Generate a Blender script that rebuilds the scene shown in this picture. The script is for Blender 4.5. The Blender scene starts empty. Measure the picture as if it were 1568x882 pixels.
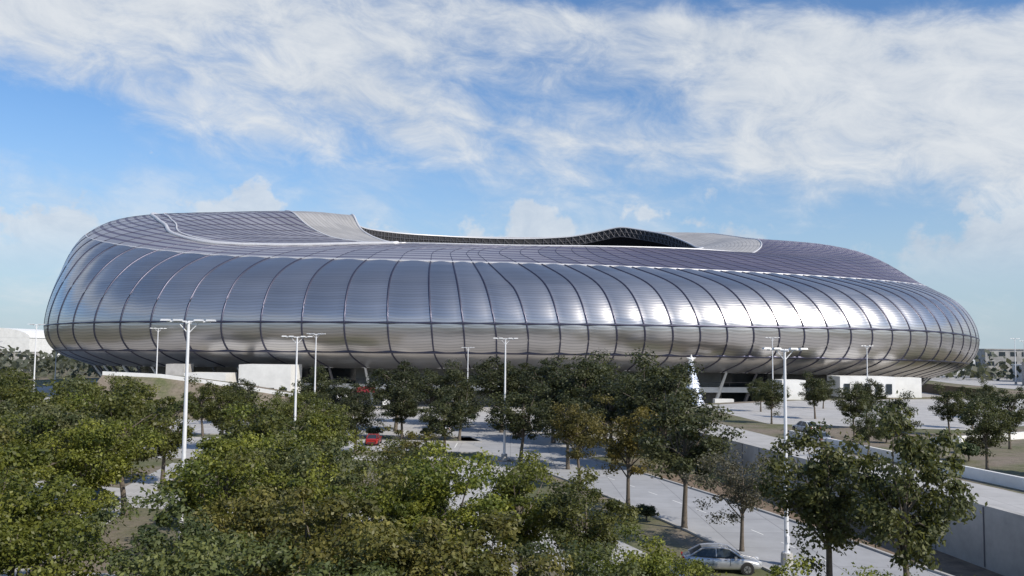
import bpy, bmesh, math, random
import numpy as np
from mathutils import Vector, Matrix
R=math.radians
random.seed(3); rng=np.random.default_rng(7)
scene=bpy.context.scene
col=scene.collection
scene.view_settings.view_transform='Standard'
try: scene.view_settings.look='None'
except: pass
scene.view_settings.exposure=0

# ------------------------------------------------------------ materials
def newmat(name):
    m=bpy.data.materials.new(name); m.use_nodes=True
    nt=m.node_tree; b=nt.nodes['Principled BSDF']
    return m,nt,b
def N(nt,t,**k):
    n=nt.nodes.new(t)
    for a,v in k.items(): setattr(n,a,v)
    return n
def L(nt,a,b): nt.links.new(a,b)
def math_(nt,op,a,b=None,c=None,clamp=False):
    n=nt.nodes.new('ShaderNodeMath'); n.operation=op; n.use_clamp=clamp
    for i,v in enumerate((a,b,c)):
        if v is None: continue
        if isinstance(v,(int,float)): n.inputs[i].default_value=v
        else: nt.links.new(v,n.inputs[i])
    return n.outputs[0]
def mixc(nt,f,a,b,mode='MIX'):
    n=nt.nodes.new('ShaderNodeMix'); n.data_type='RGBA'; n.blend_type=mode
    for s,v in ((n.inputs[0],f),(n.inputs[6],a),(n.inputs[7],b)):
        if isinstance(v,(int,float)): s.default_value=v
        elif isinstance(v,tuple): s.default_value=(*v[:3],1)
        else: nt.links.new(v,s)
    return n.outputs[2]
def ramp(nt,f,stops):
    n=nt.nodes.new('ShaderNodeValToRGB'); e=n.color_ramp.elements
    while len(e)<len(stops): e.new(0.5)
    for i,(p,c) in enumerate(stops):
        e[i].position=p; e[i].color=(*c,1) if len(c)==3 else c
    L(nt,f,n.inputs[0]); return n.outputs[0]
def noise(nt,vec,scale,detail=4,rough=.55,dist=0):
    n=nt.nodes.new('ShaderNodeTexNoise'); n.inputs['Scale'].default_value=scale
    n.inputs['Detail'].default_value=detail; n.inputs['Roughness'].default_value=rough
    n.inputs['Distortion'].default_value=dist
    if vec is not None: L(nt,vec,n.inputs['Vector'])
    return n.outputs['Fac']
def sstep(nt,x,a,b):
    m=nt.nodes.new('ShaderNodeMapRange'); m.interpolation_type='SMOOTHSTEP'
    m.inputs['From Min'].default_value=a; m.inputs['From Max'].default_value=b; L(nt,x,m.inputs['Value']); return m.outputs[0]
def objco(nt): return N(nt,'ShaderNodeTexCoord').outputs['Object']
def simple(name,c,rough=.6,metal=0,var=.15,scale=2.0,bump=0):
    m,nt,b=newmat(name); co=objco(nt)
    f=noise(nt,co,scale,6,.65)
    c2=tuple(x*(1-var) for x in c); c3=tuple(min(1,x*(1+var)) for x in c)
    L(nt,ramp(nt,f,[(.3,c2),(.7,c3)]),b.inputs['Base Color'])
    b.inputs['Roughness'].default_value=rough; b.inputs['Metallic'].default_value=metal
    if bump:
        bp=N(nt,'ShaderNodeBump'); bp.inputs['Strength'].default_value=bump
        L(nt,noise(nt,co,scale*6,5),bp.inputs['Height']); L(nt,bp.outputs[0],b.inputs['Normal'])
    return m

def shell_mat(name,base,period,stripe=0.0,rough=.34,dark=(.03,.028,.045),bumpd=.12,metal=.8,base2=None,gapk=.32,bstr=.4):
    m,nt,b=newmat(name)
    uv=N(nt,'ShaderNodeUVMap'); uv.uv_map='UVMap'
    sp=N(nt,'ShaderNodeSeparateXYZ'); L(nt,uv.outputs[0],sp.inputs[0])
    u,v=sp.outputs[0],sp.outputs[1]
    ph=math_(nt,'FRACT',math_(nt,'DIVIDE',v,period))
    tri=math_(nt,'ABSOLUTE',math_(nt,'SUBTRACT',math_(nt,'MULTIPLY',ph,2),1))
    pan=math_(nt,'FLOOR',u)
    wn=N(nt,'ShaderNodeTexWhiteNoise',noise_dimensions='2D')
    cx=N(nt,'ShaderNodeCombineXYZ'); L(nt,pan,cx.inputs[0]); L(nt,math_(nt,'FLOOR',math_(nt,'DIVIDE',v,9.5)),cx.inputs[1])
    L(nt,cx.outputs[0],wn.inputs['Vector'])
    wn2=N(nt,'ShaderNodeTexWhiteNoise',noise_dimensions='2D')
    cx2=N(nt,'ShaderNodeCombineXYZ'); L(nt,pan,cx2.inputs[0]); L(nt,math_(nt,'FLOOR',math_(nt,'DIVIDE',v,period)),cx2.inputs[1])
    L(nt,cx2.outputs[0],wn2.inputs['Vector'])
    br=math_(nt,'ADD',math_(nt,'MULTIPLY',wn.outputs[0],.16),math_(nt,'MULTIPLY',wn2.outputs[0],.12))
    br=math_(nt,'ADD',br,.83)
    co=objco(nt)
    bs=base
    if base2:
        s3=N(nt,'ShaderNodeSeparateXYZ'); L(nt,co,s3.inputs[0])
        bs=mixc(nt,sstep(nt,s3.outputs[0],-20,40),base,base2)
    c0=mixc(nt,1.0,bs,br,'MULTIPLY')
    d=noise(nt,co,.06,5,.6)
    c0=mixc(nt,math_(nt,'MULTIPLY',d,.3),c0,tuple(x*.6 for x in base))
    gap=math_(nt,'GREATER_THAN',tri,1-stripe) if stripe>0 else math_(nt,'GREATER_THAN',tri,.78)
    c1=mixc(nt,math_(nt,'MULTIPLY',gap,.85 if stripe>0 else gapk),c0,dark)
    L(nt,c1,b.inputs['Base Color'])
    met=math_(nt,'SUBTRACT',metal,math_(nt,'MULTIPLY',gap,.3 if stripe>0 else .1))
    L(nt,met,b.inputs['Metallic'])
    L(nt,math_(nt,'ADD',rough-.04,math_(nt,'MULTIPLY',wn.outputs[0],.08)),b.inputs['Roughness'])
    bp=N(nt,'ShaderNodeBump'); bp.inputs['Strength'].default_value=bstr; bp.inputs['Distance'].default_value=bumpd
    L(nt,tri,bp.inputs['Height']); L(nt,bp.outputs[0],b.inputs['Normal'])
    return m
M_shell=shell_mat('steel_slats',(.62,.60,.59),.7,rough=.32,bumpd=.03,metal=.92,bstr=.32,gapk=.32)
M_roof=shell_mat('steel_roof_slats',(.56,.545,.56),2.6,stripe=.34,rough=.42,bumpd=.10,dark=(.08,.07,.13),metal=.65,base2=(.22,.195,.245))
M_lip=shell_mat('steel_lip',(.46,.45,.44),1.1,rough=.55,bumpd=.02,metal=.3)
M_rib=simple('rib_dark',(.09,.09,.13),.4,.8)
M_edge=simple('edge_bright',(.66,.66,.68),.5,.35,.08)
M_dark=simple('dark_interior',(.03,.03,.035),.8)
M_soffit=simple('soffit',(.13,.13,.14),.7)
M_truss=simple('truss',(.16,.16,.18),.6,.5)
M_conc=simple('concrete',(.40,.39,.375),.85,0,.28,.3,.2)
M_white=simple('white_render',(.74,.74,.73),.7,0,.1,.4)
M_glass=simple('dark_glass',(.03,.04,.05),.1)
M_polem=simple('pole_paint',(.72,.73,.76),.45,.1,.06)
M_lampm=simple('lamp_head',(.6,.61,.63),.5,.2)
M_seat=simple('seats',(.05,.07,.16),.6)
def ground_mat():
    m,nt,b=newmat('ground_grass'); co=objco(nt)
    a=noise(nt,co,.07,6,.65,.5); f=noise(nt,co,1.6,6,.7)
    g=ramp(nt,f,[(.25,(.055,.064,.025)),(.5,(.10,.11,.048)),(.75,(.17,.155,.08))])
    dd=ramp(nt,f,[(.25,(.13,.105,.08)),(.75,(.25,.21,.165))])
    L(nt,mixc(nt,ramp(nt,a,[(.42,(0,0,0)),(.57,(1,1,1))]),g,dd),b.inputs['Base Color'])
    b.inputs['Roughness'].default_value=.95
    bp=N(nt,'ShaderNodeBump'); bp.inputs['Strength'].default_value=.5; bp.inputs['Distance'].default_value=.1
    L(nt,noise(nt,co,6,6,.7),bp.inputs['Height']); L(nt,bp.outputs[0],b.inputs['Normal'])
    return m
M_ground=ground_mat()
def road_mat(name,c,sl=.25):
    m,nt,b=newmat(name); co=objco(nt)
    f=noise(nt,co,.35,7,.7); f2=noise(nt,co,9,4,.7); f3=noise(nt,co,.08,3,.5,1)
    k=ramp(nt,f,[(.3,tuple(x*.78 for x in c)),(.55,c),(.75,tuple(x*1.15 for x in c))])
    k=mixc(nt,math_(nt,'MULTIPLY',f2,.3),k,tuple(x*.65 for x in c))
    k=mixc(nt,math_(nt,'MULTIPLY',f3,.4),k,tuple(x*.65 for x in c))
    br=N(nt,'ShaderNodeTexBrick'); br.offset=0
    br.inputs['Scale'].default_value=sl; br.inputs['Mortar Size'].default_value=.006
    br.inputs['Brick Width'].default_value=1; br.inputs['Row Height'].default_value=1
    br.inputs['Color1'].default_value=(1,1,1,1); br.inputs['Color2'].default_value=(.93,.93,.93,1); br.inputs['Mortar'].default_value=(.5,.5,.5,1)
    L(nt,co,br.inputs['Vector'])
    L(nt,mixc(nt,1.0,k,br.outputs['Color'],'MULTIPLY'),b.inputs['Base Color']); b.inputs['Roughness'].default_value=.85
    return m
M_road=road_mat('road_concrete',(.42,.425,.44),.2)
M_pave=road_mat('pavement_concrete',(.50,.49,.48),.3)
M_mark=simple('road_paint',(.75,.75,.72),.7,0,.1,1)
M_dirt=simple('dirt',(.18,.13,.09),.95,0,.4,1.2,.5)

def leaf_mat():
    m,nt,b=newmat('foliage')
    at=N(nt,'ShaderNodeAttribute'); at.attribute_name='tint'
    oi=N(nt,'ShaderNodeObjectInfo')
    c=mixc(nt,1.0,at.outputs['Color'],oi.outputs['Color'],'MULTIPLY')
    L(nt,c,b.inputs['Base Color']); b.inputs['Roughness'].default_value=.5
    b.inputs['Specular IOR Level'].default_value=.4
    tr=N(nt,'ShaderNodeBsdfTranslucent'); L(nt,mixc(nt,1.0,c,(1.3,1.25,.6),'MULTIPLY'),tr.inputs['Color'])
    mx=N(nt,'ShaderNodeMixShader'); mx.inputs[0].default_value=.35
    L(nt,b.outputs[0],mx.inputs[1]); L(nt,tr.outputs[0],mx.inputs[2])
    L(nt,mx.outputs[0],nt.nodes['Material Output'].inputs['Surface'])
    return m
M_leaf=leaf_mat()
M_bark=simple('bark',(.12,.10,.08),.95,0,.3,6,.6)

# ------------------------------------------------------------ mesh helpers
class MB:
    def __init__(s): s.v=[];s.f=[];s.m=[]
    def add(s,vs,fs,mi=0):
        o=len(s.v); s.v+= [tuple(p) for p in vs]
        s.f+=[tuple(i+o for i in f) for f in fs]; s.m+=[mi]*len(fs)
    def box(s,c,d,mi=0,rz=0,taper=1.0):
        x,y,z=d[0]/2,d[1]/2,d[2]/2; vs=[]
        for sz,t in((-1,1),(1,taper)):
            for sx,sy in((-1,-1),(1,-1),(1,1),(-1,1)):
                px,py=sx*x*t,sy*y*t
                vs.append((c[0]+px*math.cos(rz)-py*math.sin(rz),c[1]+px*math.sin(rz)+py*math.cos(rz),c[2]+sz*z))
        s.add(vs,[(3,2,1,0),(4,5,6,7),(0,1,5,4),(1,2,6,5),(2,3,7,6),(3,0,4,7)],mi)
    def tube(s,pts,rad,n=6,mi=0,cap=True):
        pts=[Vector(p) for p in pts]
        if not hasattr(rad,'__len__'): rad=[rad]*len(pts)
        vs=[];fs=[]
        for i,p in enumerate(pts):
            t=(pts[min(i+1,len(pts)-1)]-pts[max(i-1,0)]).normalized()
            a=t.orthogonal().normalized() if abs(t.z)<.9 else (Vector((1,0,0))-t*t.x).normalized()
            if abs(t.z)<.9: a=(Vector((0,0,1))-t*t.z).normalized()
            b=t.cross(a)
            for k in range(n):
                an=2*math.pi*k/n; vs.append(p+(a*math.cos(an)+b*math.sin(an))*rad[i])
        for i in range(len(pts)-1):
            for k in range(n):
                k2=(k+1)%n; fs.append((i*n+k,i*n+k2,(i+1)*n+k2,(i+1)*n+k))
        if cap:
            fs.append(tuple(reversed(range(n)))); fs.append(tuple((len(pts)-1)*n+k for k in range(n)))
        s.add(vs,fs,mi)
    def obj(s,name,mats,parent=None,smooth=False,loc=(0,0,0),rz=0):
        me=bpy.data.meshes.new(name); me.from_pydata(s.v,[],s.f)
        for m in mats: me.materials.append(m)
        me.polygons.foreach_set('material_index',s.m)
        if smooth: me.polygons.foreach_set('use_smooth',[True]*len(s.f))
        me.update(); o=bpy.data.objects.new(name,me); col.objects.link(o)
        o.location=loc; o.rotation_euler=(0,0,rz)
        if parent: o.parent=parent
        return o
def empty(name,loc=(0,0,0),rz=0):
    e=bpy.data.objects.new(name,None); col.objects.link(e); e.location=loc; e.rotation_euler=(0,0,rz); return e

# ------------------------------------------------------------ camera
cd=bpy.data.cameras.new('camera'); cam=bpy.data.objects.new('camera',cd); col.objects.link(cam)
cd.sensor_width=36; cd.lens=31.18; cd.clip_end=20000; cd.clip_start=.5
cam.location=(0,0,13)
cam.matrix_world=Matrix.Translation((0,0,13))@Matrix.Rotation(R(93.96),4,'X')@Matrix.Rotation(R(.6),4,'Z')
scene.camera=cam

# ------------------------------------------------------------ light
sd=Vector((.60,-.50,.62)).normalized()
el=math.asin(sd.z); rot=math.atan2(sd.x,sd.y)
sl=bpy.data.lights.new('sun','SUN'); sl.energy=4.8; sl.angle=R(.5); sl.color=(1,.92,.80)
so=bpy.data.objects.new('sun',sl); col.objects.link(so); so.rotation_euler=(-sd).to_track_quat('-Z','Y').to_euler(); so.location=(0,-50,200)
w=bpy.data.worlds.new('World'); scene.world=w; w.use_nodes=True; nt=w.node_tree
bg=nt.nodes['Background']
sky=N(nt,'ShaderNodeTexSky',sky_type='NISHITA'); sky.sun_disc=False; sky.sun_elevation=el; sky.sun_rotation=rot
sky.air_density=1.0; sky.dust_density=.6; sky.ozone_density=1.8
tc=N(nt,'ShaderNodeTexCoord'); sp=N(nt,'ShaderNodeSeparateXYZ'); L(nt,tc.outputs['Generated'],sp.inputs[0])
X,Y,Z=sp.outputs
hyp=math_(nt,'SQRT',math_(nt,'ADD',math_(nt,'MULTIPLY',X,X),math_(nt,'MULTIPLY',Y,Y)))
hyp=math_(nt,'MAXIMUM',hyp,.001)
A=math_(nt,'DIVIDE',X,hyp); E=math_(nt,'DIVIDE',Z,hyp)
E=math_(nt,'MINIMUM',E,3.0)
q=math_(nt,'ADD',math_(nt,'SUBTRACT',E,.212),math_(nt,'MULTIPLY',A,.13))
cv=N(nt,'ShaderNodeCombineXYZ'); L(nt,X,cv.inputs[0]); L(nt,Y,cv.inputs[1]); L(nt,math_(nt,'MULTIPLY',math_(nt,'ADD',Z,math_(nt,'MULTIPLY',X,.17)),3.2),cv.inputs[2])
cv2=N(nt,'ShaderNodeCombineXYZ'); L(nt,X,cv2.inputs[0]); L(nt,Y,cv2.inputs[1]); L(nt,math_(nt,'MULTIPLY',math_(nt,'ADD',Z,math_(nt,'MULTIPLY',X,.12)),1.9),cv2.inputs[2])
n1=noise(nt,cv.outputs[0],2.8,9,.58,.3)
n2=noise(nt,cv2.outputs[0],14,9,.66,.5)
n3=noise(nt,cv.outputs[0],3.9,3,.5,0)
band=sstep(nt,q,-.08,.05)
topcut=math_(nt,'SUBTRACT',1,math_(nt,'MULTIPLY',sstep(nt,math_(nt,'ADD',E,math_(nt,'MULTIPLY',A,.14)),.385,.44),.9))
cov=math_(nt,'MULTIPLY',band,math_(nt,'MULTIPLY',topcut,math_(nt,'SUBTRACT',1,math_(nt,'MULTIPLY',sstep(nt,E,.42,.6),.6))))
dens=math_(nt,'ADD',math_(nt,'ADD',math_(nt,'MULTIPLY',n1,1.15),math_(nt,'MULTIPLY',n2,.7)),math_(nt,'MULTIPLY',n3,.5))
dens=math_(nt,'ADD',dens,math_(nt,'MULTIPLY',math_(nt,'SUBTRACT',cov,.5),.50))
cl=sstep(nt,dens,.99,1.50)
lowm=math_(nt,'MULTIPLY',sstep(nt,E,.28,.14),.55)
low=math_(nt,'MULTIPLY',sstep(nt,math_(nt,'ADD',math_(nt,'MULTIPLY',n1,.7),math_(nt,'MULTIPLY',n2,.3)),.45,.66),lowm)
cv3=N(nt,'ShaderNodeCombineXYZ'); L(nt,math_(nt,'ADD',X,.12),cv3.inputs[0]); L(nt,Y,cv3.inputs[1]); L(nt,math_(nt,'MULTIPLY',Z,1.1),cv3.inputs[2])
n4=noise(nt,cv3.outputs[0],8.5,8,.58,0)
hc=math_(nt,'ADD',n4,math_(nt,'MULTIPLY',math_(nt,'SUBTRACT',.155,E),1.8))
cum=math_(nt,'MULTIPLY',sstep(nt,hc,.55,.63),math_(nt,'MULTIPLY',sstep(nt,E,.05,.13),.75))
cl=math_(nt,'MAXIMUM',math_(nt,'MULTIPLY',cl,.93),math_(nt,'MAXIMUM',low,cum))
skyc=mixc(nt,1.0,sky.outputs[0],(.88,1.16,1.44),'MULTIPLY')
skyc=mixc(nt,math_(nt,'MULTIPLY',sstep(nt,E,.28,-.02),.8),skyc,(4.7,5.75,6.7))
cc=ramp(nt,math_(nt,'ADD',math_(nt,'MULTIPLY',n2,.6),math_(nt,'MULTIPLY',n1,.4)),[(.36,(5.2,5.85,6.8)),(.6,(7.6,7.9,8.2))])
fin=mixc(nt,cl,skyc,cc)
L(nt,fin,bg.inputs['Color']); bg.inputs['Strength'].default_value=.1

# ------------------------------------------------------------ stadium
def zc(d,sg=8.):
    ks=sorted(d); xs=[k-360 for k in ks]+ks+[k+360 for k in ks]; ys=[d[k] for k in ks]*3
    a=np.interp(np.arange(-60,420),xs,ys); k=np.exp(-np.arange(-20,21)**2/(2*sg**2)); k/=k.sum()
    s=np.convolve(a,k,'same')[60:421]
    return s
RG=[ # cx,cy,a,b,n,z
 (0,280,122,80,2.5,{270:8.8,225:8,180:7.5,315:7.6,0:5.5,90:7}),
 (0,280,130.5,89.5,2.5,{270:12.3,180:11.5,315:11.5,0:9.5,90:11}),
 (0,280,133,92,2.5,{270:19,225:19,180:18,315:19,0:15.5,90:18}),
 (-.5,280,130.5,86.5,2.5,{270:27.3,225:29,180:33,315:26.5,0:24.5,90:30}),
 (-2,279,124.5,75,2.4,{270:32.8,240:34.3,210:41,180:49,300:31.4,330:31.2,0:33,30:38,90:44,150:49}),
 (-3,274,107,58,2.35,{270:37,240:38,210:47,180:54.0,150:53.5,120:52.5,90:52,60:51,30:48,0:45,330:38.5,300:36.8}),
 (3,266,70,45,2.4,{270:38.9,240:39.8,228:41.5,218:45,207:50.3,195:51.8,180:52,150:52,120:52.3,90:52.3,60:53,30:52,0:47,330:39.5,300:39.2}),
 (4,266,52,40,2.4,{270:39.3,240:39.8,228:41,219:43,209:46,202:50.6,190:51.2,170:50.5,150:51,120:51.4,90:51.2,75:52,55:55,30:51,0:44,330:41,300:39.6}),
]
ZZ=[zc(r[5],2.6 if i>=6 else 8.) for i,r in enumerate(RG)]
def rp(i,ph):
    cx,cy,a,b,n,_=RG[i]; c,s=math.cos(ph),math.sin(ph); e=2/n
    d=math.degrees(ph)%360
    z=np.interp(d,np.arange(0,361),ZZ[i])
    return Vector((cx+a*math.copysign(abs(c)**e,c),cy+b*math.copysign(abs(s)**e,s),float(z)))
def sp_(ph,s):
    i=min(int(s),len(RG)-2); t=s-i
    P=[rp(max(0,min(len(RG)-1,k)),ph) for k in (i-1,i,i+1,i+2)]
    if i==0: P[0]=P[1]*2-P[2]
    if i==len(RG)-2: P[3]=P[2]*2-P[1]
    return .5*((2*P[1])+(P[2]-P[0])*t+(2*P[0]-5*P[1]+4*P[2]-P[3])*t*t+(3*P[1]-P[0]-3*P[2]+P[3])*t**3)
def spw(ph,s):  # ribs sweep towards the front as they climb
    k=max(0,min(1.25,(s-1.4)/2.6))**1.7
    return sp_(ph-R(6.5)*k*math.sin(ph-R(258)),s)
ribs=[]; acc=0; nxt=0; prev=rp(2,0)
for k in range(1,14401):
    ph=-2*math.pi*k/14400
    p=rp(2,ph); acc+=(p-prev).length; prev=p
    x=p.x; sp0=6.0 if x>10 else (6.8 if x>-22 else 9.4)
    if p.y>300: sp0=8
    if acc>=sp0: ribs.append(ph); acc=0
ribs=[0]+ribs
if abs(ribs[-1]+2*math.pi)<.03: ribs.pop()
ribs.append(-2*math.pi)
stadium=empty('stadium',(0,0,0))
SUB=5
def build_surface(name,s0,s1,rows,mat,pillow):
    cols=[];us=[]
    for i in range(len(ribs)-1):
        for k in range(SUB):
            t=k/SUB; cols.append(ribs[i]*(1-t)+ribs[i+1]*t); us.append(i+t)
    cols.append(ribs[-1]); us.append(len(ribs)-1)
    nc=len(cols); V=np.zeros((nc,rows+1,3)); 
    for a,ph in enumerate(cols):
        for r in range(rows+1):
            V[a,r]=spw(ph,s0+(s1-s0)*r/rows)
    du=np.gradient(V,axis=0); dv=np.gradient(V,axis=1); nn=np.cross(dv,du); nn/=(np.linalg.norm(nn,axis=2)[:,:,None]+1e-9)
    c0=np.array([0,280,20.]); sgn=np.sign(((V-c0)*nn).sum(axis=2))[:,:,None]; nn*=sgn
    fr=np.array(us)%1; off=pillow*np.sin(np.pi*fr)
    V=V+nn*off[:,None,None]
    ln=np.zeros((nc,rows+1)); ln[:,1:]=np.cumsum(np.linalg.norm(np.diff(V,axis=1),axis=2),axis=1)
    vs=V.reshape(-1,3).tolist(); fs=[];uvs=[]
    for a in range(nc-1):
        for r in range(rows):
            q=((a,r),(a+1,r),(a+1,r+1),(a,r+1))
            fs.append(tuple(x*(rows+1)+y for x,y in q))
            for x,y in q: uvs+= [us[x] if x==a else us[a]+1/SUB-1e-4, ln[x,y]]
    me=bpy.data.meshes.new(name); me.from_pydata(vs,[],fs); me.materials.append(mat)
    uvl=me.uv_layers.new(name='UVMap'); uvl.data.foreach_set('uv',uvs)
    me.polygons.foreach_set('use_smooth',[True]*len(fs)); me.update()
    o=bpy.data.objects.new(name,me); col.objects.link(o); o.parent=stadium; return o
build_surface('outer_shell',0,4,34,M_shell,.24)
build_surface('roof',4,6,18,M_roof,.0)
build_surface('roof_lip',6,7,6,M_lip,0)
mb=MB()
for i,ph in enumerate(ribs[:-1]):
    pts=[spw(ph,s/8) for s in range(0,49)]
    mb.tube(pts,[.22 if k<33 else .08 for k in range(49)],5,0,False)
mb.obj('shell_ribs',[M_rib],stadium,True)
mb=MB()
for s,rad in ((4,.2),(6,.2),(7,.3),(0,.2)):
    pts=[sp_(2*math.pi*k/360,s)+Vector((0,0,.08)) for k in range(361)]
    mb.tube(pts,rad,6,0,False)
def seam(ks,rad=.4,ds=0):
    T=np.linspace(0,len(ks)-1,70); ph=np.interp(T,range(len(ks)),[k[0] for k in ks]); ss=np.interp(T,range(len(ks)),[k[1]+ds for k in ks])
    ker=np.hanning(11); ker/=ker.sum()
    ph=np.convolve(np.pad(ph,5,'edge'),ker,'valid'); ss=np.convolve(np.pad(ss,5,'edge'),ker,'valid')
    mb.tube([sp_(R(a),b)+Vector((0,0,.15)) for a,b in zip(ph,ss)],rad,6,0)
for ds,rr in((0,.48),(.10,.22)):
    seam([(176,5.0),(190,5.06),(203,5.08),(215,5.0),(224,4.75),(235,4.62),(245,5.1),(250,5.9)],rr,ds)
mb.obj('edge_trims',[M_edge],stadium,True)
mb=MB()
for s,rad in((1.0,.34),(1.92,.30)):
    mb.tube([sp_(2*math.pi*k/360,s) for k in range(361)],rad,6,0,False)
mb.obj('panel_seams',[M_rib],stadium,True)
# inner bowl
mb=MB(); K=144
rings=[[rp(7,2*math.pi*k/K) for k in range(K)]]
r7=rings[0]
rings.append([p+Vector((0,0,-3.2)) for p in r7])
def er(cx,cy,a,b,z): return [Vector((cx+a*math.copysign(abs(math.cos(t))**.8,math.cos(t)),cy+b*math.copysign(abs(math.sin(t))**.8,math.sin(t)),z)) for t in [2*math.pi*k/K for k in range(K)]]
rings.append(er(2,272,95,62,34.5)); rings.append(er(2,272,95,62,29)); rings.append(er(4,268,60,40,5)); rings.append(er(4,268,58,38,1))
vs=[p for r in rings for p in r]; mb.add(vs,[],0)
for i in range(len(rings)-1):
    fs=[(i*K+k,i*K+(k+1)%K,(i+1)*K+(k+1)%K,(i+1)*K+k) for k in range(K)]
    mb.f+=fs; mb.m+=[0 if i<3 else 1]*K
mb.f.append(tuple((len(rings)-1)*K+k for k in range(K))); mb.m.append(2)
mb.obj('inner_bowl',[M_dark,M_seat,M_ground],stadium)
mb=MB()
for k in range(0,K,1):
    p=r7[k]; c=Vector((4,266,p.z)); d=(c-p).normalized()*.25
    mb.tube([p+d,p+d+Vector((0,0,-3.1))],.09,4,0,False)
    q=r7[(k+1)%K]; mb.tube([p+d+Vector((0,0,-3.1)),q+d+Vector((0,0,-.2))],.07,4,0,False)
for dz in(-1.5,-3.1):
    mb.tube([p+(Vector((4,266,p.z))-p).normalized()*.25+Vector((0,0,dz)) for p in r7+[r7[0]]],.09,4,0,False)
mb.obj('rim_truss',[M_truss],stadium)
mb=MB()
b0=er(0,280,110,68,0); b1=er(0,280,110,68,9.5); so0=[sp_(2*math.pi*k/K,0) for k in range(K)]
o=len(mb.v); mb.add(b0+b1+so0,[],0)
for k in range(K):
    k2=(k+1)%K; mb.f.append((k,k2,K+k2,K+k)); mb.m.append(1 if (k//3)%3==0 else 2)
    mb.f.append((K+k,K+k2,2*K+k2,2*K+k)); mb.m.append(0)
s0=er(0,280,119,78,3.6); s1=er(0,280,119,78,4.8); s2=er(0,280,110,68,4.5); s3=er(0,280,110,68,4.0)
o=len(mb.v); mb.add(s0+s1+s2+s3,[],0)
for k in range(K):
    k2=(k+1)%K
    for a,b_ in((0,1),(1,2),(3,0)): mb.f.append((o+a*K+k,o+a*K+k2,o+b_*K+k2,o+b_*K+k)); mb.m.append(4 if a==0 else 2)
for k in range(0,K*2):
    t=2*math.pi*k/(K*2)
    if k%3: continue
    c,s=math.cos(t),math.sin(t)
    p=Vector((117*math.copysign(abs(c)**.8,c),280+76*math.copysign(abs(s)**.8,s),0))
    top=sp_(t,.0)
    mb.tube([p,Vector((p.x*.5+top.x*.5,p.y*.5+top.y*.5,4.4)),top],[.45,.4,.25],6,4 if k%2 else 3)
for k in range(0,K):
    mb.tube([s1[k],s1[k]+Vector((0,0,1.1))],.05,4,3)
mb.tube([p+Vector((0,0,1.1)) for p in s1+[s1[0]]],.06,4,3,False)
mb.obj('base_structure',[M_soffit,M_glass,M_conc,M_truss,M_white],stadium)
mb=MB()
mb.box((-52,193,4.6),(11,10,9.2),0); mb.box((-66,196,3.6),(9,8,7.2),0); mb.box((-74,199,4.5),(4,6,9),1)
mb.box((-31,190,4.2),(4,.3,1.2),2); mb.box((-26,190.5,2.0),(2.4,2,2.6),0); mb.box((-36,190.5,1.6),(2,2,3.2),0)
mb.box((78,199,5.6),(12,8,4.5),0); mb.box((90,206,5.2),(7,6,4.6),0); mb.box((60,192,4.6),(5,6,5),0)
mb.box((24,188,1.5),(3,2,3),0); mb.box((8,188,1.4),(4,2,2.8),1); mb.box((45,189,1.5),(4,2,3),0)
for i in range(5): mb.box((73.5+i*2.3,194.9,5.2),(1.2,.2,2.2),3)
for i in range(4): mb.box((-56+i*2.7,187.9,3.2),(1.4,.2,2.4),3)
M_red=simple('red_panel',(.22,.02,.03),.6)
mb.obj('entrance_blocks',[M_white,M_conc,M_red,M_glass],stadium)

# ------------------------------------------------------------ ground
mb=MB(); mb.add([(-7000,-2000,0),(7000,-2000,0),(7000,12000,0),(-7000,12000,0)],[(0,1,2,3)]); mb.obj('ground',[M_ground])
def ribbon(name,pts,width,z,mat,dense=1):
    mb=MB(); vs=[]
    P=[Vector(p+(0,)) for p in pts]
    for i,p in enumerate(P):
        t=(P[min(i+1,len(P)-1)]-P[max(0,i-1)]).normalized(); n=Vector((t.y,-t.x,0))
        vs+=[p-n*width/2+Vector((0,0,z)),p+n*width/2+Vector((0,0,z))]
    mb.add(vs,[(2*i,2*i+1,2*i+3,2*i+2) for i in range(len(P)-1)]); return mb.obj(name,[mat])
def off(pts,d):
    P=[Vector(p) for p in pts]; o=[]
    for i,p in enumerate(P):
        t=(P[min(i+1,len(P)-1)]-P[max(0,i-1)]).normalized(); n=Vector((t.y,-t.x)); q=p+n*d; o.append((q.x,q.y))
    return o
def wall(name,pts,th,h,mat,z0=0,mat2=None):
    mb=MB(); P=[Vector(p) for p in pts]; vs=[]
    a=off(pts,-th/2); b=off(pts,th/2)
    for i in range(len(P)):
        hh=h[i] if hasattr(h,'__len__') else h
        zz=z0[i] if hasattr(z0,'__len__') else z0
        vs+=[(*a[i],zz),(*b[i],zz),(*b[i],zz+hh),(*a[i],zz+hh)]
    fs=[(0,1,2,3)]
    for i in range(len(P)-1):
        for k in range(4): fs.append((4*i+k,4*i+4+k,4*i+4+(k+1)%4,4*i+(k+1)%4))
    n=4*(len(P)-1); fs.append((n+3,n+2,n+1,n)); mb.add(vs,fs); return mb.obj(name,[mat])
def poly(name,pts,z,mat):
    mb=MB(); mb.add([(x,y,z) for x,y in pts],[tuple(range(len(pts)))]); return mb.obj(name,[mat])
RC=[(-9,150),(-1,124),(4,109),(10,92),(14.2,78.5),(17.7,66),(20.5,53.5),(22.5,46),(25.5,30),(29,8)]
poly('plaza_pavement',[(-120,150),(-75,118),(-62,104),(-5,104),(17,112),(14,165),(30,186),(80,205),(135,250),(150,400),(-160,400),(-140,240),(-100,195)],.004,M_pave)
ribbon('road',RC,9.4,.012,M_road)
wall('kerb',off(RC,-4.85)[2:],.25,.14,M_conc); wall('kerb',off(RC,4.85)[2:],.25,.14,M_conc)
mb=MB()
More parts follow.
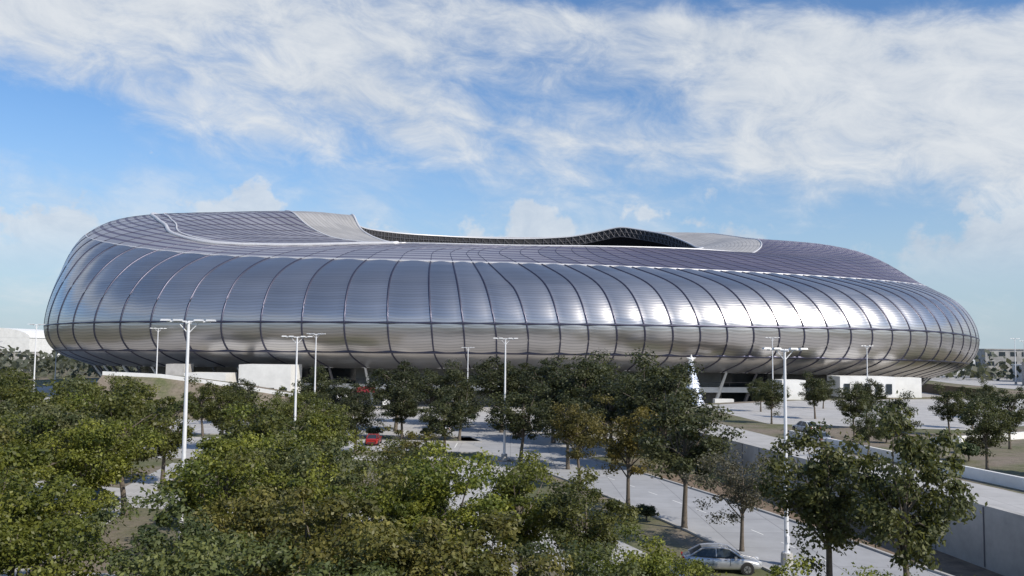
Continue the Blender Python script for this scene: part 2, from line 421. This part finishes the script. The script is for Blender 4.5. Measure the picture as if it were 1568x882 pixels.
for i in range(2,len(RC)-1):
    a,b=Vector(RC[i]),Vector(RC[i+1]); n=int((b-a).length/6)+1; t=(b-a).normalized(); nn=Vector((t.y,-t.x))*.05
    for k in range(n):
        p=a+(b-a)*(k/n); q2=p+t*1.8
        mb.add([(*(p-nn),.017),(*(p+nn),.017),(*(q2+nn),.017),(*(q2-nn),.017)],[(0,1,2,3)])
mb.obj('road_markings',[M_mark])
VL=off(RC,-7.5)
ribbon('verge_dirt',VL[3:],5,.006,M_dirt)
ribbon('car_park_road',[(-60,88),(-40,80),(-30,76),(-10,70),(4,62),(8,50)],7,.010,M_pave)
ribbon('path',[(-36,100),(-34,84),(-30,60),(-27,40),(-24,20)],3.2,.014,M_pave)
ribbon('path',[(-2,104),(-4,88),(-2,70),(2,58)],6,.018,M_pave)
ribbon('service_road',[(-4,58),(2,45),(6,36),(9,20)],5,.021,M_road)
ribbon('path',[(-40,52),(-20,50),(-8,46)],2.6,.026,M_pave)
for i,P_ in enumerate([[(-26,126),(-4,125),(-6,132),(-26,132.5)],[(-58,127),(-30,127),(-30,132),(-58,132)],[(-24,107),(-3,106.5),(-3.5,112),(-24,113)]]):
    poly('grass_island',P_,.012,M_ground)
    wall('kerb',P_+[P_[0]],.25,.15,M_conc)
mb=MB()
for i in range(12):
    x=-58+i*4.6
    mb.add([(x,118,.010),(x+.14,118,.010),(x+.14,124,.010),(x,124,.010)],[(0,1,2,3)])
    mb.add([(x,136,.010),(x+.14,136,.010),(x+.14,142,.010),(x,142,.010)],[(0,1,2,3)])
mb.obj('parking_bay_markings',[M_mark])
WL=[(30,166),(19.5,130),(22.3,104),(26.2,75),(28.6,60),(30.4,45),(33.5,28),(38,5)]
TP=WL+[(1500,5),(1500,3000),(260,3000),(150,400),(134,250),(108,212),(60,190)]
poly('terrace_ground',TP,3.0,M_ground)
wall('retaining_wall',WL,.5,[.6,2.2,3.6,3.8,3.8,3.8,3.8,3.8],M_conc)
mb=MB()
a_=off(WL,.28) if off(WL,.28)[3][0]<WL[3][0] else off(WL,-.28)
for i in range(2,len(WL)-1):
    p,q_=Vector(a_[i]),Vector(a_[i+1]); n=int((q_-p).length/4)
    for k in range(n):
        c=p+(q_-p)*(k/n); mb.box((c.x,c.y,1.9),(.05,.08,3.6),0)
mb.obj('wall_joints',[M_truss])
mb=MB(); n=len(TP)
for i in range(len(WL)-1,n):
    a,b=TP[i],TP[(i+1)%n]; mb.add([(*a,0),(*b,0),(*b,3),(*a,3)],[(0,1,2,3)])
mb.obj('terrace_bank',[M_ground])
TR=off(WL,-5.2)
if TR[2][0]<WL[2][0]: TR=off(WL,5.2)
ribbon('terrace_road',TR[1:],7.5,3.008,M_pave)
TW=[(p[0]+5.3,p[1]) for p in TR]
wall('low_wall',TW[2:],.35,.9,M_white,3)
poly('terrace_pavement',[(36,125),(60,118),(110,150),(125,205),(90,196),(60,186),(34,165)],3.004,M_pave)
poly('terrace_pavement',[(44,62),(60,84),(120,108),(135,88),(80,60),(60,48),(46,50)],3.004,M_pave)
poly('terrace_pavement',[(128,205),(150,190),(420,300),(560,700),(300,700),(175,420),(150,300),(146,255)],3.004,M_pave)
wall('low_wall',[(46,74),(60,87),(110,110)],.35,.8,M_conc,3)
wall('low_wall',[(46,98),(70,112),(115,130)],.35,.8,M_white,3)
wall('low_wall',[(120,150),(170,215),(220,300)],.35,1.2,M_white,3)
mb=MB()
xs=[-78,-67,-55,-42,-30]; zs=[7.6,7.2,5.8,3.8,1.6]
vs=[]
for x,z in zip(xs,zs): vs+=[(x,158,0),(x,170,z-.3),(x,182,z-.3),(x,186,0)]
fs=[]
for i in range(4):
    for k in range(3): fs.append((4*i+k,4*i+4+k,4*i+5+k,4*i+1+k))
fs+=[(0,1,2,3),(19,18,17,16)]; mb.add(vs,fs); mb.obj('grass_bank',[M_ground])
wall('ramp_wall',list(zip(xs,[170.3]*5)),.5,1.0,M_white,[z-.6 for z in zs])

# ------------------------------------------------------------ trees
def make_tree(name,seed,c=(0,0,6.2),r=(3.4,3.4,3.4),ncl=75,nl=230,leaf=.17,cr=.8,cola=(.055,.075,.022),colb=(.10,.115,.03),sparse=0):
    g=np.random.default_rng(seed)
    C=[]
    ph=g.uniform(0,6.28,6)
    while len(C)<ncl:
        d=g.normal(size=3); d/=np.linalg.norm(d); rr=g.uniform(.12,1)**.5
        az=math.atan2(d[1],d[0])
        mod=1+.20*math.sin(2*az+ph[0])+.15*math.sin(3*az+ph[1]+2*d[2])+.14*math.sin(5*d[2]+ph[2])
        if d[2]<-.35: rr*=.8
        p=np.array(c)+d*rr*mod*np.array(r)
        if p[2]<2.2: continue
        C.append(p)
    C=np.array(C)
    crr=cr*g.uniform(.5,1.35,ncl)
    n=ncl*nl; idx=np.repeat(np.arange(ncl),nl)
    d=g.normal(size=(n,3)); d/=np.linalg.norm(d,axis=1)[:,None]
    rad=g.uniform(0,1,n)**.45*np.where(g.uniform(0,1,n)<.12,1.35,1)
    pos=C[idx]+d*(rad*crr[idx])[:,None]*np.array([1.15,1.15,.75])
    nrm=d*.7+np.array([0,0,.6])+g.normal(size=(n,3))*.65; nrm/=np.linalg.norm(nrm,axis=1)[:,None]
    a=np.cross(nrm,g.normal(size=(n,3))); a/=np.linalg.norm(a,axis=1)[:,None]
    b=np.cross(nrm,a)
    sz=leaf*g.uniform(.6,1.35,n)[:,None]
    V=np.stack([pos-a*sz*.6,pos-b*sz*.34,pos+a*sz*.6,pos+b*sz*.34],1).reshape(-1,3)
    tc_=g.uniform(0,1,ncl)[idx]*.7+g.uniform(0,1,n)*.3
    cola=np.array(cola);colb=np.array(colb)
    colr=cola[None]*(1-tc_[:,None])+colb[None]*tc_[:,None]
    colr*= (g.uniform(.65,1.3,n))[:,None]
    mb=MB()
    tw=g.uniform(-.3,.3,2); tt=Vector((tw[0],tw[1],3.0)); top=Vector((c[0]+tw[0],c[1]+tw[1],c[2]+r[2]*.5))
    mb.tube([(0,0,-.2),(0,0,.3),(tw[0]*.4,tw[1]*.4,1.6),tt,(tt+top)/2+Vector((.15,-.1,0)),top],[.30,.22,.17,.15,.09,.03],8,0)
    for k in g.choice(ncl,min(ncl,26),replace=False):
        e=Vector(C[k]); f=g.uniform(0,.7); s=tt.lerp(top,f)*1.0
        if e.z<s.z: s=tt.copy()
        mid=s.lerp(e,.5)+Vector((g.uniform(-.2,.2),g.uniform(-.2,.2),.25))
        mb.tube([s,mid,e],[.075,.045,.015],5,0,False)
    nb=len(mb.v); nf=len(mb.f)
    me=bpy.data.meshes.new(name)
    tot_v=nb+len(V); me.vertices.add(tot_v)
    allv=np.concatenate([np.array([tuple(x) for x in mb.v]),V]); me.vertices.foreach_set('co',allv.ravel())
    loops=[i for f in mb.f for i in f]; ls=[len(f) for f in mb.f]
    loops=np.concatenate([np.array(loops),np.arange(nb,tot_v)]); ls=np.concatenate([np.array(ls),np.full(n,4)])
    st=np.concatenate([[0],np.cumsum(ls)[:-1]])
    me.loops.add(len(loops)); me.loops.foreach_set('vertex_index',loops.astype(np.int32))
    me.polygons.add(len(ls)); me.polygons.foreach_set('loop_start',st.astype(np.int32)); me.polygons.foreach_set('loop_total',ls.astype(np.int32))
    me.materials.append(M_bark); me.materials.append(M_leaf)
    mi=np.concatenate([np.zeros(nf),np.ones(n)]).astype(np.int32); me.polygons.foreach_set('material_index',mi)
    me.update(calc_edges=True); me.validate()
    at=me.color_attributes.new('tint','FLOAT_COLOR','POINT')
    cc=np.ones((tot_v,4)); cc[nb:,:3]=np.repeat(colr,4,axis=0); at.data.foreach_set('color',cc.ravel())
    return me
NEAR=[make_tree('oak_near_%d'%i,20+i,r=(3.5+.2*i,3.4,3.5),ncl=74,nl=215,leaf=.175,cr=.72,cola=(.055,.072,.02),colb=(.19,.185,.05)) for i in range(4)]
MID=[make_tree('oak_mid_%d'%i,40+i,c=(0,0,6.1),r=(3.1+.2*i,3.1,3.6),ncl=68,nl=145,leaf=.22,cr=.77,cola=(.040,.052,.022),colb=(.10,.105,.040)) for i in range(4)]
AUT=[make_tree('autumn_%d'%i,60+i,c=(0,0,6.2),r=(2.7,2.7,3.5),ncl=60,nl=120,leaf=.21,cr=.7,cola=(.10,.09,.025),colb=(.19,.15,.045)) for i in range(2)]
SPA=[make_tree('sparse_%d'%i,80+i,c=(0,0,6.3),r=(4.0,4.0,3.3),ncl=90,nl=80,leaf=.2,cr=.85,cola=(.08,.08,.045),colb=(.14,.135,.07)) for i in range(2)]
def tree(kind,x,y,h,z=0,ws=1.0,tint=None,nm='oak_tree'):
    me=random.choice(kind); o=bpy.data.objects.new(nm,me); col.objects.link(o)
    s=h/9.9; o.location=(x,y,z); o.scale=(s*ws,s*ws,s); o.rotation_euler=(0,0,random.uniform(0,6.28))
    v=random.uniform(.8,1.25); t=tint or (random.uniform(.75,.95),random.uniform(.8,.95),random.uniform(.9,1.3))
    o.color=(t[0]*v,t[1]*v,t[2]*v,1)
YG=(1.1,1.18,.75)
OL=(1.0,.92,.9)
for a in [(-20.8,35,9.2,YG),(-17.4,32,7.8,YG),(-27.3,45,9.4,OL),(-24.5,38,8.4,YG),(-31.7,62,10,None),(-27,58,9.2,YG),(-37,55,9.8,None),
  (-22.8,46,7.0,YG),(-15.2,53,8.9,YG),(-10.4,38,8.0,OL),(-12,57,8.9,YG),(-6.6,31,8.2,OL),(-9.8,28,8.0,None),(-3.8,30,8.3,OL),(-2.6,41,8.9,YG),
  (-1.2,29,7.8,OL),(.7,47,7.8,YG),(3.6,44,7.3,None),(2.2,31,6.8,None),(4.4,33,6.3,YG),(5.4,35,5.8,YG),(12.0,31.5,6.0,YG),(14.2,31,5.7,YG),
  (-10.8,48,8.6,None),(-30,36,8.5,None),(-22,27,7.6,YG),(20,27,6,None),
  (-13.6,43,8.8,YG),(-12.2,33,7.6,None),(-4.5,26,7.2,None),(-6.2,40,8.4,YG),(-30,52,9.6,YG),(-5.5,52,8.0,None)]:
    tree(NEAR,a[0],a[1],a[2],0,1.04,a[3])
for a in [(-29.5,69,10.2),(-47.8,85,10.5),(-45.7,96,10.2),(-32.5,84,9),(-16.6,61,9.4),(-26,90,8.6),(-38,74,10),(-52,70,10.2),(-58,100,10.4),(-64,112,10),(-36,112,9),(-25,104,8.2),(-70,90,10),(-80,120,10),(-17,76,8.4),(-95,140,10),(-84,150,9),(-60,140,8.6),(-105,160,10),(-72,150,8),(-20,97,7.4),(-48,112,9.2),(-44,128,8.5),(-30,124,8)]:
    tree(MID,*a,0,1.1,(1.45,1.42,.9))
for a in [(-33,150,9.8),(-18,140,11.6),(-9,152,10.8),(-7.2,126,8.6),(-1.4,140,12.4),(3,148,12),(1.2,104,9),(6,125,11.3),(6.3,98,8.6),(9.8,122,12.2),(13.5,128,12.6),(17.2,108,12.8),(16.4,97,11.6),(19,118,11.7),(-46,150,8),(8,140,12),(-25,134,8.4),(12.5,112,10),(18,140,11),(-15.5,128,8.4),(-8,109,7.4),(-19,110,7.6),(-14,156,10)]:
    tree(MID,*a,0,1.28,(.85,.87,.95))
tree(MID,12.8,66,9.9,0,1.1,(.9,.9,1)); tree(AUT,9.6,73,8.8,0,1.05,(1.05,1.05,.9),'autumn_tree'); tree(AUT,6.6,84,8.4,0,1.05,(.9,.95,.9),'autumn_tree')
tree(AUT,-8.6,72,6.6,0,1.2,(.95,1.05,.9),'autumn_tree'); tree(AUT,-40,64,9.6,0,1.2,(.9,1.05,.9),'autumn_tree')
tree(SPA,15.2,59,6.9,0,1.05,None,'sparse_tree'); tree(MID,16.3,46,9.8,0,.98,(1.15,1.12,1.0)); tree(MID,18.8,42.5,10.6,0,.82,(1.1,1.1,1.0))
for a in [(36.5,125,6.5),(46,135,7),(47,118,7),(38,88,6.2),(41.5,78,6.6),(47,72,7.0),(53,95,7),(54,110,6.2),(62,120,6),(70,100,7),(60,72,7),(68,84,7),(80,120,6.5),(95,140,7),(50,52,7),(64,56,7),(88,95,7),(110,120,8),(42,150,6),(56,160,6),(40,104,6.5),(33.5,84,4.6),(120,190,7),(140,215,7),(128,170,7),(155,240,7),(100,160,6.5),(75,140,6),(170,235,7),(150,200,7),(165,215,6.5),(185,260,7)]:
    tree(MID,*a,3,1.05,(.88,.9,.92))
SH=[make_tree('shrub_m',99,c=(0,0,2.9),r=(2.6,2.6,1.4),ncl=50,nl=110,leaf=.4,cr=1.0,cola=(.05,.07,.025),colb=(.11,.125,.045))]
for a in [(43,84,2.2),(40,66,2.0),(47,90,2.4),(10.5,69,1.6),(-24,66,2.2),(-19,64,1.8),(-32,150,3),(-45,156,3),(42,100,2.2),(-20,130,2),(-12,129.5,2),(-40,130,2.4),(-60,162,4),(-50,160,3.4),(-70,164,4)]:
    tree(SH,a[0],a[1],a[2]*1.6,3 if a[0]>25 else 0,1.1,None,'shrub')
g=rng; n=60000
ang=g.uniform(-1.25,1.25,n); dist=g.uniform(340,760,n)
x=np.sin(ang)*dist; y=np.cos(ang)*dist+40
base=np.where(x>120,3,0)
hh=(7.0+3*np.sin(x*.05)+2.4*np.sin(x*.13+y*.05)+2*np.sin(y*.09+x*.021)); hh=np.maximum(hh,2.5)
z=base+hh*g.uniform(0,1,n)**.6
pos=np.stack([x,y,z],1); a=g.normal(size=(n,3)); a/=np.linalg.norm(a,axis=1)[:,None]; b=np.cross(a,g.normal(size=(n,3))); b/=np.linalg.norm(b,axis=1)[:,None]
sz=g.uniform(1.2,2.8,n)[:,None]
V=np.stack([pos-a*sz*.6,pos-b*sz*.5,pos+a*sz*.6,pos+b*sz*.5],1).reshape(-1,3)
me=bpy.data.meshes.new('distant_trees'); me.from_pydata(V.tolist(),[],np.arange(4*n).reshape(-1,4).tolist()); me.materials.append(M_leaf)
at=me.color_attributes.new('tint','FLOAT_COLOR','POINT'); cc=np.ones((4*n,4)); k=g.uniform(.6,1.3,n)[:,None]*np.array([[.10,.11,.085]]); cc[:,:3]=np.repeat(k,4,axis=0); at.data.foreach_set('color',cc.ravel())
o=bpy.data.objects.new('distant_trees',me); col.objects.link(o)

# ------------------------------------------------------------ street lamps
def lampmesh(h):
    mb=MB()
    mb.tube([(0,0,0),(0,0,.75)],[.38,.34],12,1); mb.tube([(0,0,.75),(0,0,.8)],[.26,.26],8,0)
    mb.tube([(0,0,.8),(0,0,h)],[.15,.075],10,0)
    mb.tube([(-1.15,0,h-.05),(1.15,0,h-.05)],.05,6,0); mb.tube([(0,-.5,h-.12),(0,.5,h-.12)],.045,6,0)
    for sx in(-1,1):
        for dx in (.55,1.2):
            mb.box((sx*dx,-.06,h+.03),(.5,.36,.10),2,0,.85)
        mb.tube([(sx*.6,0,h-.05),(0,0,h-.7)],.03,5,0)
    mb.box((.0,-.2,1.6),(.18,.1,.4),0)
    me=mb.obj('tmp',[M_polem,M_conc,M_lampm],None).data
    ob=bpy.data.objects['tmp']; bpy.data.objects.remove(ob); return me
LM=lampmesh(14); LM13=lampmesh(13.2)
def lamp(x,y,z=0,m=LM,rz=0,s=1):
    o=bpy.data.objects.new('street_lamp',m); col.objects.link(o); o.location=(x,y,z); o.rotation_euler=(0,0,rz); o.scale=(s,s,s)
for a in [(-18.2,50,0,.1,1.03),(-20.5,85,0,.2,1),(-31,141,0,-.2,1.08),(-.7,105,0,.1,1.02),(-78,196,0,.4,1.2),(-107,200,0,.2,1.25),(-9,185,0,0,.95),(-134,262,0,0,1.0),(60,150,3,.2,.8),(47,160,3,0,.9),(74,62,3,.1,.75),(58,70,3,.3,.55),(150,260,3,0,1),(170,300,3,0,1.1),(160,230,3,0,.8),(240,400,3,0,1.3),(-190,330,0,0,1),(-210,360,0,0,1.1)]:
    lamp(a[0],a[1],a[2],LM,a[3],a[4])
lamp(17.0,55.3,0,LM13,.15)

# ------------------------------------------------------------ cars
def carpaint(name,c,met=.6):
    m,nt,b=newmat(name); co=objco(nt); L(nt,ramp(nt,noise(nt,co,3,3),[(.3,tuple(x*.9 for x in c)),(.7,c)]),b.inputs['Base Color'])
    b.inputs['Metallic'].default_value=met; b.inputs['Roughness'].default_value=.28; b.inputs['Coat Weight'].default_value=.6; return m
M_tyre=simple('tyre',(.02,.02,.02),.85); M_rim=simple('rim',(.45,.45,.47),.35,.8); M_hl=simple('headlight',(.7,.72,.75),.15); M_tl=simple('taillight',(.35,.02,.02),.25)
def car(x,y,z,rz,paint,name='parked_car'):
    e=empty(name,(x,y,z),rz)
    st=[(-2.28,.32,.78,.62),(-2.2,.24,.92,.78),(-1.7,.2,1.0,.88),(-1.0,.19,.97,.90),(0,.19,.95,.90),(.9,.19,.95,.90),(1.4,.2,.90,.89),(2.0,.22,.80,.82),(2.25,.26,.68,.68),(2.32,.34,.55,.55)]
    vs=[];fs=[]
    for sx,zb,zt,hw in st:
        hf=[(hw*.8,zb),(hw*.97,zb+.1),(hw,(zb+zt)/2),(hw*.95,zt-.1),(hw*.78,zt)]
        sec=[(-a,b) for a,b in hf]+[(0,zt+.03)]+[(a,b) for a,b in reversed(hf)]
        vs+=[(sx,a,b) for a,b in sec]
    m=len(vs)//len(st)
    for i in range(len(st)-1):
        for k in range(m): fs.append((i*m+k,i*m+(k+1)%m,(i+1)*m+(k+1)%m,(i+1)*m+k))
    fs.append(tuple(range(m))); fs.append(tuple(reversed([(len(st)-1)*m+k for k in range(m)])))
    mb=MB(); mb.add(vs,fs); o=mb.obj('body',[paint],e,True)
    md=o.modifiers.new('s','SUBSURF'); md.levels=1; md.render_levels=2
    mb=MB()
    lo=[(-1.85,.70,.96),(-1.0,.80,.97),(.1,.82,.96),(1.15,.72,.93)]; hi=[(-1.15,.56,1.38),(-.7,.62,1.43),(.0,.62,1.44),(.42,.58,1.38)]
    vs=[(a,s*b,c) for s in(-1,1) for (a,b,c) in lo+hi]
    f=[]
    for s in(0,8):
        for k in range(3): f.append((s+k,s+k+1,s+5+k,s+4+k))
    f+=[(0,4,12,8),(3,7,15,11)]; mb.add(vs,f,0)
    mb.add([(a,s*b,c+.005) for s in(-1,1) for (a,b,c) in hi],[(0,1,5,4),(1,2,6,5),(2,3,7,6)],1)
    for s in(-1,1):
        for A_,B_ in ((lo[0],hi[0]),(lo[3],hi[3])): mb.tube([(A_[0],s*A_[1],A_[2]),(B_[0],s*B_[1],B_[2])],.05,5,1)
        mb.tube([(-.35,s*.815,.96),(-.35,s*.625,1.43)],.035,5,1)
        mb.tube([(a,s*b,c) for a,b,c in hi],.04,5,1)
        mb.box((.75,s*.95,.98),(.14,.18,.12),1)
    mb.obj('glasshouse',[M_glass,paint],e,False)
    mb=MB()
    for wx in(-1.4,1.42):
        for s in(-1,1):
            mb.tube([(wx,s*.905,.34),(wx,s*.78,.34)],[.39,.39],20,3)
            mb.tube([(wx,s*.925,.32),(wx,s*.70,.32)],[.32,.32],20,0); mb.tube([(wx,s*.935,.32),(wx,s*.9,.32)],[.21,.21],14,1)
            for k in range(5):
                an=k*1.2566; mb.tube([(wx,s*.938,.32),(wx+.2*math.cos(an),s*.938,.32+.2*math.sin(an))],.02,4,3)
    for s in(-1,1):
        mb.box((2.16,s*.56,.66),(.22,.3,.12),2); mb.box((-2.24,s*.58,.80),(.1,.28,.14),4)
        mb.box((.45,s*.897,.72),(.02,.012,.42),3); mb.box((-.55,s*.897,.72),(.02,.012,.42),3); mb.box((.2,s*.905,.82),(.16,.02,.03),3); mb.box((-.8,s*.905,.82),(.16,.02,.03),3)
    mb.box((2.30,0,.45),(.08,.8,.14),3); mb.box((-2.27,0,.45),(.08,1.0,.14),3)
    mb.obj('wheels_and_lights',[M_tyre,M_rim,M_hl,M_dark,M_tl],e)
P_s=carpaint('paint_silver',(.55,.56,.58)); P_w=carpaint('paint_white',(.75,.75,.75),0); P_r=carpaint('paint_red',(.35,.02,.015),.1); P_d=carpaint('paint_dark',(.04,.045,.06)); P_b=carpaint('paint_blue',(.05,.10,.25))
car(12.6,53.8,0,R(-6),P_s)
for a in [(-28,121,0,R(92),P_d),(-37,121,0,R(90),P_s),(-10,139,0,R(90),P_w),(-18.5,121,0,R(91),P_r),
          (60,68,3,R(30),P_d),(66,70,3,R(30),P_w),(-34,73,0,R(-10),P_d),(85,82,3,R(22),P_w),(37,112,3,R(100),P_w),(-29,105.5,0,R(5),P_w),(33.5,98,3,R(97),P_s)]:
    car(*a)

# ------------------------------------------------------------ christmas tree
def xmas(x,y,z,h):
    e=empty('christmas_tree',(x,y,z))
    m,nt,b=newmat('tinsel'); co=objco(nt)
    f=noise(nt,co,2.2,3,.6); L(nt,ramp(nt,f,[(.35,(.25,.33,.5)),(.5,(.6,.64,.74)),(.65,(.82,.84,.9))]),b.inputs['Base Color']); b.inputs['Roughness'].default_value=.4
    mb=MB(); T=11; n=28
    for t in range(T):
        z0=1.2+(h-2.8)*t/T; z1=z0+(h-2.8)/T*1.35; r0=2.4*(1-t/T)**.9+.35; r1=r0*.62
        vs=[];fs=[]
        for k in range(n):
            an=2*math.pi*k/n; rr=r0*(1+.09*(k%2)); vs.append((rr*math.cos(an),rr*math.sin(an),z0-.12*(k%2)))
        for k in range(n):
            an=2*math.pi*k/n; vs.append((r1*math.cos(an),r1*math.sin(an),z1))
        fs=[(k,(k+1)%n,n+(k+1)%n,n+k) for k in range(n)]+[tuple(reversed(range(n)))]; mb.add(vs,fs,0)
    mb.tube([(0,0,0),(0,0,1.3)],[1.9,1.7],16,1)
    mb.obj('tiers',[m,M_white],e)
    mb=MB()
    for k in range(110):
        t=random.random(); an=random.uniform(0,6.28); r=2.45*(1-t)**.9+.35; zz=1.3+(h-2.8)*t
        c=Vector((r*math.cos(an),r*math.sin(an),zz)); s=.16
        mb.add([c+Vector(v)*s for v in((1,0,0),(-1,0,0),(0,1,0),(0,-1,0),(0,0,1),(0,0,-1))],[(0,2,4),(2,1,4),(1,3,4),(3,0,4),(2,0,5),(1,2,5),(3,1,5),(0,3,5)],k%2)
    mb.obj('baubles',[P_b,M_edge],e)
    mb=MB()
    vs=[];cz=h-.5
    for k in range(10):
        an=math.pi/2+k*math.pi/5; r=1.0 if k%2==0 else .42; vs.append((r*math.cos(an),0,cz+r*math.sin(an)))
    vs+=[(0,-.25,cz),(0,.25,cz)]
    mb.add(vs,[(k,(k+1)%10,10) for k in range(10)]+[((k+1)%10,k,11) for k in range(10)]); mb.tube([(0,0,h-2.2),(0,0,h-.9)],.12,6,0)
    mb.obj('star_topper',[M_white],e)
xmas(34.0,168,0,12)

# ------------------------------------------------------------ far buildings
def bldg(name,x,y,z,w_,d_,h_,mat,fl=2,rz=0):
    e=empty(name,(x,y,z),rz); mb=MB(); mb.box((0,0,h_/2),(w_,d_,h_),0); mb.box((0,0,h_+.2),(w_+.5,d_+.5,.4),0)
    for f in range(fl):
        nn=int(w_/4)
        for i in range(nn): mb.box((-w_/2+(i+.5)*w_/nn,-d_/2-.03,(f+.55)*h_/fl),(w_/nn*.55,.1,h_/fl*.45),1)
    mb.obj('walls_and_windows',[mat,M_glass],e)
bldg('office_building',-250,440,0,26,14,9,M_conc,3)
bldg('warehouse',205,330,3,30,16,6,M_white,1,-.2); bldg('office_building',178,290,3,18,10,7,M_conc,2,-.2); bldg('warehouse',250,440,3,60,30,11,M_white,1,-.3)
bldg('office_building',215,380,3,26,14,12,M_conc,3,-.25)
e=empty('arched_roof_hall',(-315,560,0)); mb=MB(); vs=[]
for sx in(-20,20):
    for j in range(13):
        a=math.pi*j/12; vs.append((14*math.cos(a)*1.6,sx,17+6*math.sin(a)))
fs=[(j,j+1,14+j,13+j) for j in range(12)]+[tuple(range(13)),tuple(reversed(range(13,26)))]
mb.add(vs,fs,0); mb.box((0,0,8.5),(44,39.9,17),0)
mb.obj('roof_and_walls',[M_white,M_conc],e)
